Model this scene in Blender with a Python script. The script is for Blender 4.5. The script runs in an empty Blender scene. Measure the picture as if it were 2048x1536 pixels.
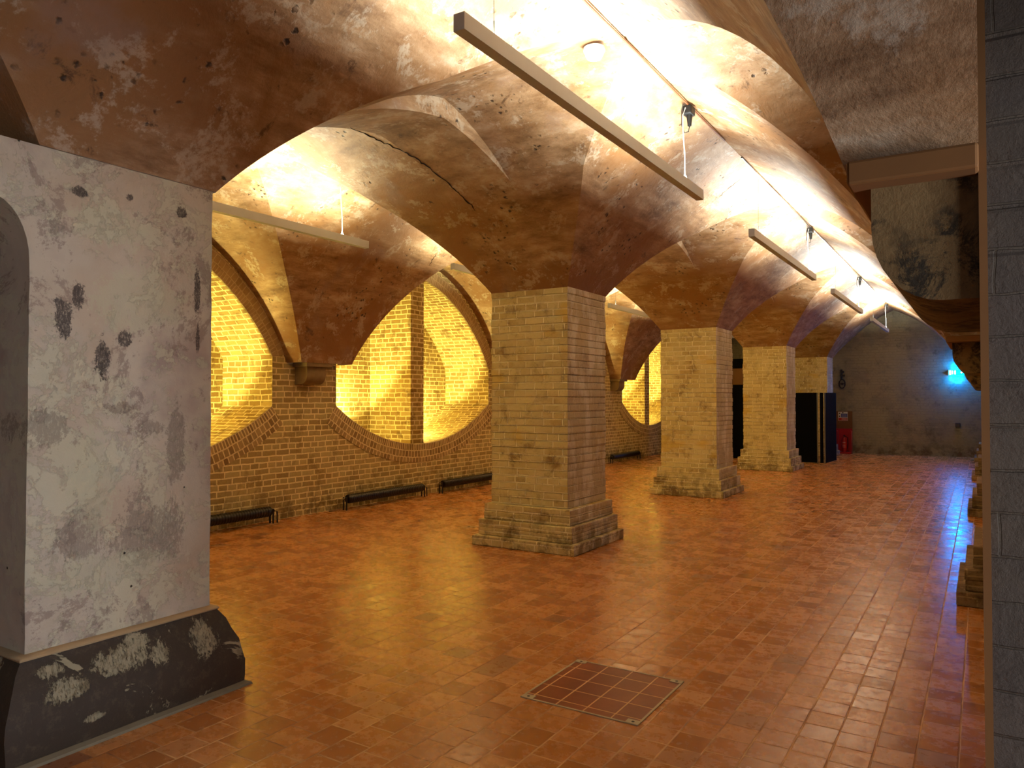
import bpy, bmesh, math, random
from mathutils import Vector, Matrix
random.seed(7)
sc = bpy.context.scene
C = sc.collection
# ---------------------------------------------------------------- camera, world, exposure
cd = bpy.data.cameras.new('camera'); cam = bpy.data.objects.new('camera', cd); C.objects.link(cam)
cam.location = (0, 0, 1.6)
cam.rotation_euler = (math.radians(90) + math.atan(29 / 1500), 0, math.atan(939 / 1500))
cd.sensor_width = 36; cd.lens = 1500 / 2048 * 36; cd.clip_start = 0.05
sc.camera = cam
w = bpy.data.worlds.new('world'); sc.world = w; w.use_nodes = True
w.node_tree.nodes['Background'].inputs[0].default_value = (0.8, 0.82, 1.0, 1)
w.node_tree.nodes['Background'].inputs[1].default_value = 0.1
sc.view_settings.view_transform = 'Standard'; sc.view_settings.look = 'None'
sc.view_settings.gamma = 1; sc.view_settings.use_curve_mapping = False
sc.view_settings.exposure = 1.45
NAVE_W, AISLE_W, WELL_W = 62, 58, 60
NAVE_COL, AISLE_COL, WELL_COL = (.97, 1, .93), (.98, .97, .68), (1, .88, .30)

# ---------------------------------------------------------------- layout (metres)
PITCH, Y0, PW = 5.17, 1.75, 0.93            # pillar rows
XN0, XN1 = -4.6, -3.65                      # pillar x range
CN, CA = -2.1, -6.1                         # vault axes
XW, XR, YE = -7.9, 0.02, 23.9               # left wall, right wall, end wall
Z1, Z2 = 2.76, 2.08                         # springings: pillars / corbels
YS = lambda k: Y0 + PITCH * k
YC = lambda k: Y0 + PW + (PITCH - PW) / 2 + PITCH * k
HB = (PITCH - PW) / 2                       # half bay opening
TOP = 4.12

# ---------------------------------------------------------------- helpers
def lin(c):
    return tuple(((v / 255) / 12.92 if v / 255 <= .04045 else ((v / 255 + .055) / 1.055) ** 2.4) for v in c)
def col(c): return (*lin(c), 1)

class MB:
    """collects faces with metre UVs"""
    def __init__(s): s.v = []; s.f = []; s.uv = []
    def quad(s, ps, uv=None):
        i = len(s.v); s.v += [tuple(p) for p in ps]; s.f.append(tuple(range(i, i + len(ps))))
        if uv is None:
            n = Vector((0, 0, 0))
            for a in range(len(ps)):
                p, q = Vector(ps[a]), Vector(ps[(a + 1) % len(ps)]); n += p.cross(q)
            ax, ay, az = abs(n.x), abs(n.y), abs(n.z)
            if az > max(ax, ay): uv = [(p[0], p[1]) for p in ps]
            elif ax > ay: uv = [(p[1], p[2]) for p in ps]
            else: uv = [(p[0] + .11, p[2]) for p in ps]
        s.uv.append(uv)
    def box(s, a, b):
        x0, y0, z0 = a; x1, y1, z1 = b
        q = s.quad
        q([(x0,y0,z0),(x0,y1,z0),(x1,y1,z0),(x1,y0,z0)]); q([(x0,y0,z1),(x1,y0,z1),(x1,y1,z1),(x0,y1,z1)])
        q([(x0,y0,z0),(x1,y0,z0),(x1,y0,z1),(x0,y0,z1)]); q([(x0,y1,z0),(x0,y1,z1),(x1,y1,z1),(x1,y1,z0)])
        q([(x0,y0,z0),(x0,y0,z1),(x0,y1,z1),(x0,y1,z0)]); q([(x1,y0,z0),(x1,y1,z0),(x1,y1,z1),(x1,y0,z1)])
        return s
    def grid(s, rows, uvs=None):
        for i in range(len(rows) - 1):
            a, b = rows[i], rows[i + 1]
            for j in range(len(a) - 1):
                ps = [a[j], a[j + 1], b[j + 1], b[j]]
                s.quad(ps, None if uvs is None else [uvs[i][j], uvs[i][j+1], uvs[i+1][j+1], uvs[i+1][j]])
        return s
    def loops(s, loops, cap=True):
        for a, b in zip(loops, loops[1:]):
            n = len(a)
            for j in range(n): s.quad([a[j], a[(j + 1) % n], b[(j + 1) % n], b[j]])
        if cap: s.quad(list(reversed(loops[0]))); s.quad(loops[-1])
        return s
    def extrude(s, prof, axis, a, b):
        """closed 2-D profile extruded along an axis (0=x profile is (y,z), 1=y profile is (x,z))"""
        def P(p, t): return (t, p[0], p[1]) if axis == 0 else (p[0], t, p[1])
        s.loops([[P(p, a) for p in prof], [P(p, b) for p in prof]])
        return s
    def tube(s, pts, r, n=10):
        pts = [Vector(p) for p in pts]; L = []
        for i, p in enumerate(pts):
            d = (pts[min(i + 1, len(pts) - 1)] - pts[max(i - 1, 0)]).normalized()
            u = d.cross(Vector((0, 0, 1)) if abs(d.z) < .9 else Vector((1, 0, 0))).normalized(); w_ = d.cross(u)
            rr = r[i] if isinstance(r, (list, tuple)) else r
            L.append([tuple(p + (u * math.cos(2*math.pi*k/n) + w_ * math.sin(2*math.pi*k/n)) * rr) for k in range(n)])
        return s.loops(L)
    def lathe(s, prof, o=(0, 0, 0), n=24):
        L = [[(o[0] + r * math.cos(2*math.pi*k/n), o[1] + r * math.sin(2*math.pi*k/n), o[2] + z) for k in range(n)] for r, z in prof]
        return s.loops(L)
    def build(s, name, mat, parent=None, smooth=False, weld=True, bevel=0, fixn=True):
        me = bpy.data.meshes.new(name); me.from_pydata(s.v, [], s.f)
        uvl = me.uv_layers.new(name='UVMap')
        k = 0
        for f, uv in zip(s.f, s.uv):
            for u in uv: uvl.data[k].uv = u; k += 1
        if weld or fixn:
            bm = bmesh.new(); bm.from_mesh(me)
            if weld: bmesh.ops.remove_doubles(bm, verts=bm.verts, dist=2e-4)
            if fixn: bmesh.ops.recalc_face_normals(bm, faces=bm.faces)
            bm.to_mesh(me); bm.free()
        me.materials.append(mat)
        if smooth:
            me.polygons.foreach_set('use_smooth', [True] * len(me.polygons))
        o = bpy.data.objects.new(name, me); C.objects.link(o)
        if parent is not None: o.parent = parent
        if smooth:
            try: me.set_sharp_from_angle(angle=math.radians(smooth if smooth is not True else 35))
            except Exception: pass
        if bevel:
            m = o.modifiers.new('bevel', 'BEVEL'); m.width = bevel; m.segments = 2; m.limit_method = 'ANGLE'
        return o

def tag(o, label=None, cat=None, group=None, kind=None):
    if label: o['label'] = label
    if cat: o['category'] = cat
    if group: o['group'] = group
    if kind: o['kind'] = kind
    return o
def empty(name, loc=(0, 0, 0)):
    o = bpy.data.objects.new(name, None); C.objects.link(o); o.location = loc; o.empty_display_size = .1
    return o
def copy_tree(o, parent=None):
    c = o.copy(); C.objects.link(c); c.parent = parent
    for ch in [k for k in bpy.data.objects if k.parent == o]: copy_tree(ch, c)
    return c

# ---------------------------------------------------------------- materials
class NT:
    def __init__(s, name):
        s.m = bpy.data.materials.new(name); s.m.use_nodes = True; s.t = s.m.node_tree
        s.b = s.t.nodes['Principled BSDF']
        s.geo = s.t.nodes.new('ShaderNodeNewGeometry'); s.tc = s.t.nodes.new('ShaderNodeTexCoord')
        s.pos = s.geo.outputs['Position']
    def n(s, typ, **k):
        o = s.t.nodes.new(typ)
        for a, v in k.items(): setattr(o, a, v)
        return o
    def l(s, a, b): s.t.links.new(a, b)
    def val(s, sock, v):
        if isinstance(v, bpy.types.NodeSocket): s.l(v, sock)
        else: sock.default_value = v
    def math(s, op, a, b=0.0, c=None):
        o = s.n('ShaderNodeMath', operation=op); s.val(o.inputs[0], a); s.val(o.inputs[1], b)
        if c is not None: s.val(o.inputs[2], c)
        return o.outputs[0]
    def mapv(s, v, scale=(1, 1, 1), loc=(0, 0, 0), rot=(0, 0, 0)):
        o = s.n('ShaderNodeMapping'); s.l(v, o.inputs[0]); o.inputs['Scale'].default_value = scale
        o.inputs['Location'].default_value = loc; o.inputs['Rotation'].default_value = rot; return o.outputs[0]
    def noise(s, scale, detail=6, rough=.6, v=None, dist=0.0):
        o = s.n('ShaderNodeTexNoise'); s.l(v or s.pos, o.inputs['Vector'])
        o.inputs['Scale'].default_value = scale; o.inputs['Detail'].default_value = detail
        o.inputs['Roughness'].default_value = rough; o.inputs['Distortion'].default_value = dist
        return o.outputs['Fac']
    def vor(s, scale, v=None, out='Distance'):
        o = s.n('ShaderNodeTexVoronoi'); s.l(v or s.pos, o.inputs['Vector']); o.inputs['Scale'].default_value = scale
        return o.outputs[out]
    def step(s, f, a, b):
        o = s.n('ShaderNodeMapRange'); o.interpolation_type = 'SMOOTHSTEP'; s.l(f, o.inputs[0])
        o.inputs[1].default_value = a; o.inputs[2].default_value = b; return o.outputs[0]
    def ramp(s, f, stops):
        o = s.n('ShaderNodeValToRGB'); s.l(f, o.inputs[0]); e = o.color_ramp.elements
        while len(e) < len(stops): e.new(.5)
        for k, (p, c) in zip(e, stops): k.position = p; k.color = col(c)
        return o.outputs[0]
    def blobs(s, L, sc=9, amt=.9):
        """stains of their own shape at (y, z) with radii: noisy-edged mask"""
        nz = s.math('ADD', s.math('MULTIPLY', s.math('SUBTRACT', s.noise(sc, 11, .82, dist=.3), .5), 3.0), s.math('MULTIPLY', s.math('SUBTRACT', s.noise(sc * 4, 8, .8, v=s.mapv(s.pos, (1, 1.6, .7))), .5), 2.2))
        sx = s.n('ShaderNodeSeparateXYZ'); s.l(s.pos, sx.inputs[0]); out = None
        for (y, z, ry, rz) in L:
            dy = s.math('DIVIDE', s.math('SUBTRACT', sx.outputs[1], y), ry); dz = s.math('DIVIDE', s.math('SUBTRACT', sx.outputs[2], z), rz)
            d = s.math('ADD', s.math('SQRT', s.math('ADD', s.math('MULTIPLY', dy, dy), s.math('MULTIPLY', dz, dz))), nz)
            m = s.math('SUBTRACT', 1.0, s.step(d, .9, 1.0)); out = m if out is None else s.math('MAXIMUM', out, m)
        br = s.step(s.noise(sc * 5, 9, .85, v=s.mapv(s.pos, (1, 2.2, .8), loc=(3, 3, 3))), .36, .5)
        return s.math('MULTIPLY', s.math('MULTIPLY', out, br), amt)
    def mix(s, f, a, b, mode='MIX'):
        o = s.n('ShaderNodeMix', data_type='RGBA', blend_type=mode); s.val(o.inputs[0], f)
        s.val(o.inputs[6], a if not isinstance(a, tuple) else col(a)); s.val(o.inputs[7], b if not isinstance(b, tuple) else col(b))
        return o.outputs[2]
    def done(s, color, rough=.85, bump=None, bstr=.5, bdist=.01, metal=0, spec=.3):
        s.val(s.b.inputs['Base Color'], color if not isinstance(color, tuple) else col(color))
        s.val(s.b.inputs['Roughness'], rough); s.b.inputs['Metallic'].default_value = metal
        s.b.inputs['Specular IOR Level'].default_value = spec
        if bump is not None:
            o = s.n('ShaderNodeBump'); o.inputs['Strength'].default_value = bstr; o.inputs['Distance'].default_value = bdist
            s.l(bump, o.inputs['Height']); s.l(o.outputs[0], s.b.inputs['Normal'])
        return s.m

def plain(name, c, rough=.6, metal=0, spec=.4, nz=.12):
    t = NT(name); c2 = tuple(int(v * (1 - nz)) for v in c)
    return t.done(t.mix(t.noise(9), c, c2), rough, metal=metal, spec=spec)

def mat_vault():
    t = NT('vault plaster')
    big = t.noise(.9, 5, .6, dist=.6); mid = t.noise(3.2, 9, .68, dist=.4); fine = t.noise(26, 8, .7)
    streak = t.noise(2.2, 8, .7, v=t.mapv(t.pos, (1.0, 1.0, 4.5), rot=(.25, .2, .3)))
    base = t.ramp(streak, [(.28, (94, 64, 38)), (.42, (134, 102, 70)), (.55, (162, 130, 96)), (.7, (186, 164, 136))])
    base = t.mix(t.step(big, .42, .62), base, (138, 98, 58))
    pale = t.step(t.math('ADD', t.math('MULTIPLY', mid, .7), t.math('MULTIPLY', fine, .3)), .53, .6)
    base = t.mix(t.math('MULTIPLY', pale, .55), base, (188, 174, 152))
    dark = t.step(t.noise(5.5, 10, .75, v=t.mapv(t.pos, loc=(7, 3, 1)), dist=.5), .58, .68)
    base = t.mix(t.math('MULTIPLY', dark, .75), base, (66, 42, 24))
    lil = t.step(t.noise(1.3, 6, .6, v=t.mapv(t.pos, loc=(3, 9, 4))), .55, .68)
    base = t.mix(t.math('MULTIPLY', lil, .45), base, (140, 116, 104))
    wp = t.n('ShaderNodeVectorMath', operation='ADD'); t.l(t.pos, wp.inputs[0]); cw = t.n('ShaderNodeTexNoise'); t.l(t.pos, cw.inputs['Vector']); cw.inputs['Scale'].default_value = 30; t.l(cw.outputs['Color'], wp.inputs[1])
    wq = t.mapv(wp.outputs[0], (1, 1, 1))
    sc2 = t.n('ShaderNodeVectorMath', operation='SCALE'); t.l(cw.outputs['Color'], sc2.inputs[0]); sc2.inputs['Scale'].default_value = .05
    wp2 = t.n('ShaderNodeVectorMath', operation='ADD'); t.l(t.pos, wp2.inputs[0]); t.l(sc2.outputs[0], wp2.inputs[1])
    vd = t.vor(14, v=wp2.outputs[0]); pit = t.math('SUBTRACT', 1.0, t.step(vd, .12, .3))
    pm = t.math('MULTIPLY', pit, t.step(t.noise(1.9, 4, .6), .54, .62))
    base = t.mix(t.math('MULTIPLY', pm, .9), base, (44, 28, 18))
    flake = t.step(t.noise(11, 10, .8, v=t.mapv(t.pos, loc=(1, 2, 9))), .62, .66)
    fl = t.math('MULTIPLY', flake, t.step(t.noise(.8, 3, v=t.mapv(t.pos, loc=(5, 5, 5))), .45, .6))
    base = t.mix(t.math('MULTIPLY', fl, .7), base, (178, 168, 146))
    h = t.math('ADD', t.math('MULTIPLY', mid, 1.6), t.math('MULTIPLY', fine, .35))
    h = t.math('SUBTRACT', h, t.math('MULTIPLY', pm, .8))
    return t.done(base, .62, h, .55, .018, spec=.35)

def brick(name, c1, c2, mort, grime, grime_amt=.5, wash=None, wash_amt=.0, pale_side=False, bw=.225, bh=.077, ms=.008, bstr=.6, off=.5, patch=None, bd=.018):
    t = NT(name)
    uv = t.tc.outputs['UV']
    wob = t.noise(6, 3, .5); wv = t.n('ShaderNodeVectorMath', operation='ADD'); t.l(uv, wv.inputs[0])
    cb = t.n('ShaderNodeCombineXYZ'); sh = t.math('MULTIPLY', t.math('SUBTRACT', wob, .5), .022); t.l(sh, cb.inputs[0]); t.l(sh, cb.inputs[1])
    t.l(cb.outputs[0], wv.inputs[1])
    b = t.n('ShaderNodeTexBrick'); t.l(wv.outputs[0], b.inputs['Vector'])
    b.inputs['Color1'].default_value = col(c1); b.inputs['Color2'].default_value = col(c2); b.inputs['Mortar'].default_value = col(mort)
    b.inputs['Scale'].default_value = 1; b.inputs['Brick Width'].default_value = bw; b.inputs['Row Height'].default_value = bh
    b.inputs['Mortar Size'].default_value = ms; b.inputs['Mortar Smooth'].default_value = .35; b.inputs['Bias'].default_value = 0
    b.offset = off; b.squash = .6; b.squash_frequency = 3
    c = b.outputs['Color']; fac = b.outputs['Fac']
    mid = t.noise(4.5, 9, .72, dist=.3); fine = t.noise(38, 8, .75); lo = t.noise(.9, 4, .55)
    c = t.mix(t.math('MULTIPLY', t.step(mid, .52, .64), grime_amt), c, grime)
    c = t.mix(t.math('MULTIPLY', t.step(fine, .56, .66), grime_amt * .8), c, grime)
    if wash:
        c = t.mix(t.math('MULTIPLY', t.step(t.noise(2.1, 8, .7, v=t.mapv(t.pos, loc=(2, 4, 1))), .42, .56), wash_amt), c, wash)
    if patch:
        c = t.mix(t.math('MULTIPLY', t.step(t.noise(1.4, 3, .4, v=t.mapv(t.pos, (1, 1, 1.7), loc=(4, 1, 8))), .6, .66), .6), c, patch)
    if pale_side:  # right-facing sides greyed evenly, with paler noise patches
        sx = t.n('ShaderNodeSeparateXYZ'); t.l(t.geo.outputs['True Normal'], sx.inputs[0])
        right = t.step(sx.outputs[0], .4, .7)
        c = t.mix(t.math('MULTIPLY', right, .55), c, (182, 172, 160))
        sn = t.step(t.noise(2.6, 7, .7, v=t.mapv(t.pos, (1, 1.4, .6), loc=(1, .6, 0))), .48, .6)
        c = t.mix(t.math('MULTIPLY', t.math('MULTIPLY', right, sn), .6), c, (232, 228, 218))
    # dirt near the floor
    sz = t.n('ShaderNodeSeparateXYZ'); t.l(t.pos, sz.inputs[0])
    low = t.math('MULTIPLY', t.math('SUBTRACT', 1.0, t.step(sz.outputs[2], .05, .5)), t.step(mid, .44, .56))
    c = t.mix(t.math('MULTIPLY', low, .6), c, (74, 56, 34))
    h = t.math('ADD', t.math('MULTIPLY', fac, -1.0), t.math('ADD', t.math('MULTIPLY', fine, .5), t.math('MULTIPLY', mid, .9)))
    return t.done(c, .88, h, bstr, bd, spec=.25)

def mat_floor():
    t = NT('quarry tile floor')
    sx = t.n('ShaderNodeSeparateXYZ'); t.l(t.pos, sx.inputs[0])
    cb = t.n('ShaderNodeCombineXYZ'); S = .1635
    # long joints run along y; each column of tiles has its own small stagger
    u = t.math('DIVIDE', t.math('ADD', sx.outputs[0], .43), S); cid = t.math('FLOOR', u); fu = t.math('FRACT', u)
    wn = t.n('ShaderNodeTexWhiteNoise', noise_dimensions='1D'); t.l(cid, wn.inputs['W'])
    v = t.math('ADD', t.math('DIVIDE', sx.outputs[1], S * 1.05), wn.outputs[0]); rid = t.math('FLOOR', v); fv = t.math('FRACT', v)
    def edge(f):
        return t.math('MINIMUM', f, t.math('SUBTRACT', 1.0, f))
    wobb = t.math('MULTIPLY', t.math('SUBTRACT', t.noise(9, 3), .5), .03)
    ed = t.math('ADD', t.math('MINIMUM', edge(fu), edge(fv)), wobb)
    joint = t.math('SUBTRACT', 1.0, t.step(ed, .012, .034))
    t.l(cid, cb.inputs[0]); t.l(rid, cb.inputs[1])
    w2 = t.n('ShaderNodeTexWhiteNoise', noise_dimensions='2D'); t.l(cb.outputs[0], w2.inputs['Vector'])
    rnd = w2.outputs[0]
    c = t.ramp(rnd, [(0, (166, 108, 56)), (.3, (174, 114, 58)), (.6, (184, 124, 64)), (.9, (194, 138, 82)), (1, (134, 90, 60))])
    mid = t.noise(1.1, 6, .6); fine = t.noise(14, 9, .7)
    c = t.mix(t.math('MULTIPLY', t.step(mid, .45, .62), .5), c, (180, 118, 50))
    c = t.mix(t.math('MULTIPLY', t.step(fine, .46, .76), .14), c, (140, 88, 48))
    sc_ = t.math('MULTIPLY', t.step(t.noise(5, 10, .8, v=t.mapv(t.pos, loc=(9, 9, 0))), .6, .7), .3)
    c = t.mix(sc_, c, (190, 150, 104))
    jc = t.ramp(t.noise(2.2, 4), [(.38, (140, 90, 52)), (.54, (214, 174, 120))])
    c = t.mix(t.math('MULTIPLY', joint, .8), c, jc)
    r = t.math('ADD', .15, t.math('ADD', t.math('MULTIPLY', t.step(fine, .35, .7), .16), t.math('MULTIPLY', rnd, .1)))
    r = t.math('ADD', r, t.math('MULTIPLY', joint, .3))
    h = t.math('ADD', t.math('MULTIPLY', joint, -.8), t.math('ADD', t.math('MULTIPLY', t.noise(8, 4, .5), .9), t.math('MULTIPLY', fine, .12)))
    h = t.math('ADD', h, t.math('MULTIPLY', t.math('MULTIPLY', t.math('SUBTRACT', fu, .5), t.math('SUBTRACT', rnd, .5)), 1.2))
    return t.done(c, r, h, .3, .008, spec=.5)

def mat_oldplaster():
    t = NT('flaking pillar plaster')
    lo = t.noise(1.2, 5, .6); mid = t.noise(3.4, 10, .74, dist=.4); fine = t.noise(24, 9, .75)
    c = t.ramp(lo, [(.35, (172, 156, 134)), (.5, (180, 170, 152)), (.62, (158, 142, 130))])
    a = t.math('ADD', t.math('MULTIPLY', mid, .72), t.math('MULTIPLY', fine, .28))
    c = t.mix(t.math('MULTIPLY', t.step(a, .5, .53), .55), c, (184, 182, 154))
    c = t.mix(t.math('MULTIPLY', t.step(t.noise(2.7, 11, .8, v=t.mapv(t.pos, loc=(4, 1, 6)), dist=.3), .55, .58), .6), c, (122, 104, 94))
    c = t.mix(t.math('MULTIPLY', t.step(t.noise(2.3, 10, .78, v=t.mapv(t.pos, (1, 1, .7), loc=(8, 3, 2))), .6, .625), .5), c, (186, 178, 156))
    c = t.mix(t.math('MULTIPLY', t.step(t.noise(4.2, 11, .82, v=t.mapv(t.pos, (1.3, 1.3, .8), loc=(1, 7, 3))), .665, .68), .9), c, (52, 44, 40))
    c = t.mix(t.blobs([(1.86, 1.98, .045, .09), (1.93, 2.09, .03, .06), (2.05, 1.79, .035, .1), (2.57, 2.19, .02, .13), (2.575, 1.93, .012, .08), (2.18, 2.62, .02, .02), (1.93, 2.59, .04, .025), (2.47, 2.6, .03, .03), (2.16, 1.9, .04, .04)], 14), c, (48, 40, 38))
    c = t.mix(t.blobs([(1.79, 1.46, .09, .09), (2.3, 1.45, .07, .04), (2.14, 1.55, .06, .03), (1.95, .95, .12, .12), (2.3, .9, .2, .16), (2.45, 1.35, .06, .2)], 8, .6), c, (112, 100, 88))
    c = t.mix(t.blobs([(2.1, 2.45, .2, .1), (2.25, 2.1, .25, .16), (2.0, 1.2, .12, .25), (2.1, .75, .3, .1)], 10, .55), c, (176, 174, 146))
    vd = t.vor(7.5); pit = t.math('MULTIPLY', t.math('SUBTRACT', 1.0, t.step(vd, .03, .06)), t.step(t.noise(2.0), .5, .52))
    c = t.mix(pit, c, (34, 26, 22))
    h = t.math('SUBTRACT', t.math('ADD', t.math('MULTIPLY', t.step(a, .5, .53), .5), t.math('ADD', mid, t.math('MULTIPLY', fine, .3))), t.math('MULTIPLY', pit, 1.0))
    return t.done(c, .6, h, .5, .012, spec=.4)

def mat_blackplinth():
    t = NT('flaking black paint')
    a = t.noise(3.3, 11, .7, dist=.6)
    f = t.noise(20, 8, .75)
    c = t.mix(t.math('MULTIPLY', t.step(f, .5, .65), .5), (56, 46, 36), (84, 72, 56))
    m = t.math('MAXIMUM', t.step(a, .6, .615), t.blobs([(1.86, .27, .1, .05), (2.1, .33, .12, .06), (2.31, .3, .05, .05), (2.56, .32, .07, .1), (2.2, .38, .06, .05), (1.95, .12, .05, .02), (1.79, .37, .06, .03)], 7, 1.0))
    c = t.mix(m, c, (146, 138, 112))
    c = t.mix(t.math('MULTIPLY', t.step(t.noise(7, 6), .56, .62), t.math('MULTIPLY', m, .7)), c, (112, 100, 76))
    return t.done(c, .55, t.math('ADD', t.math('MULTIPLY', m, -.8), t.math('MULTIPLY', f, .6)), .6, .012)

M_VAULT = mat_vault()
M_PILLAR = brick('limewashed pillar brick', (208, 194, 138), (180, 160, 106), (240, 232, 190), (112, 84, 48), .7, (216, 202, 150), .55, pale_side=True, ms=.009, bstr=.8, patch=(206, 176, 84))
M_WALL = brick('stock brick wall', (192, 176, 120), (164, 144, 92), (240, 226, 166), (120, 94, 50), .4, ms=.011, bstr=.6)
M_WELL = brick('window recess brick', (178, 152, 90), (146, 116, 60), (226, 208, 150), (96, 70, 34), .6, ms=.012, bstr=.8)
M_RING = brick('arch header brick', (188, 164, 114), (140, 116, 78), (232, 214, 160), (96, 72, 42), .3, bw=.077, bh=.11, ms=.010, off=.5)
M_RINGPL = brick('limewashed arch brick', (182, 158, 116), (166, 140, 98), (202, 180, 136), (120, 92, 58), .3, bw=.077, bh=.11, ms=.008, off=.5)
M_END = brick('painted end wall brick', (132, 122, 100), (124, 114, 92), (136, 126, 102), (84, 72, 50), .5, (146, 136, 104), .75, ms=.007, bstr=.7)
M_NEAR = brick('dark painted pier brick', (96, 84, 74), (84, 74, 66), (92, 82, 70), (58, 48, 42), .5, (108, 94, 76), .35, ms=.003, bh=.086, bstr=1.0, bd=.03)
M_RIGHT = brick('right wall brick', (150, 128, 92), (126, 104, 72), (170, 148, 104), (80, 60, 36), .6, ms=.008)
M_OLD = mat_oldplaster(); M_BLK = mat_blackplinth(); M_FLOOR = mat_floor()
def mat_stone():
    t = NT('stained corbel stone')
    c = t.mix(t.step(t.noise(3), .4, .6), (108, 84, 50), (126, 100, 62))
    m = t.math('MULTIPLY', t.step(t.noise(11, 12, .85, dist=.5), .46, .56), t.step(t.noise(4.2, 4), .4, .5))
    c = t.mix(t.math('MULTIPLY', m, .9), c, (26, 22, 14))
    return t.done(c, .85, t.noise(30, 8, .7), .5, .008)
M_STONE = mat_stone()
M_LEDGE = plain('ochre painted ledge', (124, 82, 38), .8)
M_ALU = plain('satin aluminium', (186, 192, 200), .42, 0.0, .5, .05)
M_DIFF = plain('lamp underside', (120, 104, 88), .5)
M_BLACK = plain('matt black', (12, 12, 13), .55, spec=.3)
M_RAD = plain('black radiator enamel', (10, 10, 10), .35, spec=.5)
M_CHROME = plain('chrome', (200, 200, 196), .18, 1.0)
M_WIRE = plain('steel wire', (60, 58, 54), .4, .5)
M_CABLEW = plain('white flex', (214, 210, 202), .5)
M_CABLEB = plain('brown cable', (110, 62, 32), .6)
M_SCREEN = plain('black screen cloth', (9, 9, 11), .95, spec=.1)
M_STRIP = plain('grey aluminium edge', (132, 130, 122), .45, .3)
M_BROWN = plain('brown board', (110, 72, 34), .7)
M_RED = plain('red plastic', (168, 12, 10), .35, spec=.5)
M_DRED = plain('dark red recess', (96, 8, 8), .4)
M_WHITE = plain('white plastic', (225, 222, 215), .5)
M_SIGNW = plain('sign white', (205, 200, 190), .6, nz=.03)
M_SIGNB = plain('sign blue', (36, 56, 130), .6, nz=.03)
M_SIGNR = plain('sign red', (178, 50, 44), .6, nz=.03)
M_IRON = plain('dark iron', (34, 28, 24), .6, .3)
M_BRASSY = plain('galvanised corner plate', (196, 188, 160), .5, 0.0)
M_GROUT = plain('pale grout', (176, 150, 112), .8)
M_SOCKET = plain('grey socket box', (70, 62, 50), .6)
def emis(name, c, s):
    t = NT(name); t.b.inputs['Base Color'].default_value = (*c, 1)
    t.b.inputs['Emission Color'].default_value = (*c, 1); t.b.inputs['Emission Strength'].default_value = s; return t.m
M_EXIT = emis('lit exit sign green blue', (0.0, .75, .95), 1.4)
M_EXITW = emis('lit exit sign white', (.85, 1, 1), 2.2)
M_LAMP = emis('lit lamp diffuser', (1, .93, .8), 8)

# ---------------------------------------------------------------- vault
PR, PD = 3.33, 1.31
def prof(u):
    u = abs(u); a = PR * PR - (u + PD) ** 2
    return TOP + (math.sqrt(max(a, 0)) - math.sqrt(PR * PR - PD * PD)) if a > 0 else 0.0
def circ(v, hw, z0, z1, d, R):
    v = min(abs(v), hw)
    f = lambda s: math.sqrt(max(R * R - (s + d) ** 2, 0))
    return z0 + (z1 - z0) * (f(v) - f(hw)) / (f(0) - f(hw))
def QL(v): return RING(v) + .16 * max(0.0, 1 - (abs(v) / 1.0) ** 1.5)
def QW(v): return circ(v, HB, Z2, 3.87, .6, 3.0)
def RING(v): return circ(v, HB, Z1, 3.86, .5, 3.0)
class Side:
    """half a vault: axis c, direction s (+1/-1), strip ends at us (height zs), cell runs to ue"""
    def __init__(s, c, sg, us, ue, uref, Q, qtop):
        s.c, s.sg, s.us, s.ue, s.k, s.Q, s.qt = c, sg, us, ue, uref / us, Q, qtop
    def P(s, u): return prof(u * s.k)
    def q(s, u, v):
        return s.Q(v) + (TOP - s.qt) * max(0, 1 - u / s.ue) * (1 - (abs(v) / HB) ** 2)
    def ug(s, v):
        if s.P(s.us) >= s.q(s.us, v): return s.us
        a, b = 0.0, s.us
        for _ in range(40):
            m = (a + b) / 2
            if s.P(m) > s.q(m, v): a = m
            else: b = m
        return (a + b) / 2
SIDES = {'nave': [Side(CN, -1, XN1 * -1 + CN, CN - XN1, 1.55, QL, 4.01), Side(CN, 1, CN * -1 - .23, -CN, 1.87, QW, 3.87)],
         'aisle': [Side(CA, 1, XN0 - CA, CA * -1 - 4.35, 1.55, QL, 4.01), Side(CA, -1, 1.52, CA - XW + .0, 1.87, QW, 3.87)]}
SIDES['nave'][0].us = CN - XN1
VS = [HB * (1 - math.cos(math.pi * i / 36 / 1.0)) / 1 for i in range(19)]
VS = [HB * math.sin(math.pi / 2 * i / 22) for i in range(23)]       # 0 .. HB
BAYS = range(-1, 5)
def vault(name):
    b = MB()
    for S in SIDES[name]:
        X = lambda u: S.c + S.sg * u
        U = [0.0 if v == 0 else S.ug(v) for v in VS]
        # Q webs
        for k in BAYS:
            yc = YC(k) - .0
            for sy in (-1, 1):
                rows = []
                for v, u in zip(VS, U):
                    r = []
                    for j in range(15):
                        uu = u + (S.ue - u) * j / 14
                        r.append((X(uu), yc + sy * v, max(S.q(uu, v), 0)))
                    rows.append(r)
                b.grid(rows)
        # P strips between bays
        for k in range(-1, 5):
            ya, yb = YC(k - 1), YC(k)
            rows = []
            NY = 21
            for v, u in zip(VS, U):
                rows.append([(X(u), ya + v + (yb - ya - 2 * v) * j / (NY - 1), S.P(u)) for j in range(NY)])
            b.grid(rows)
    for a, f in ((0, 0),):
        pass
    return b
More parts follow.
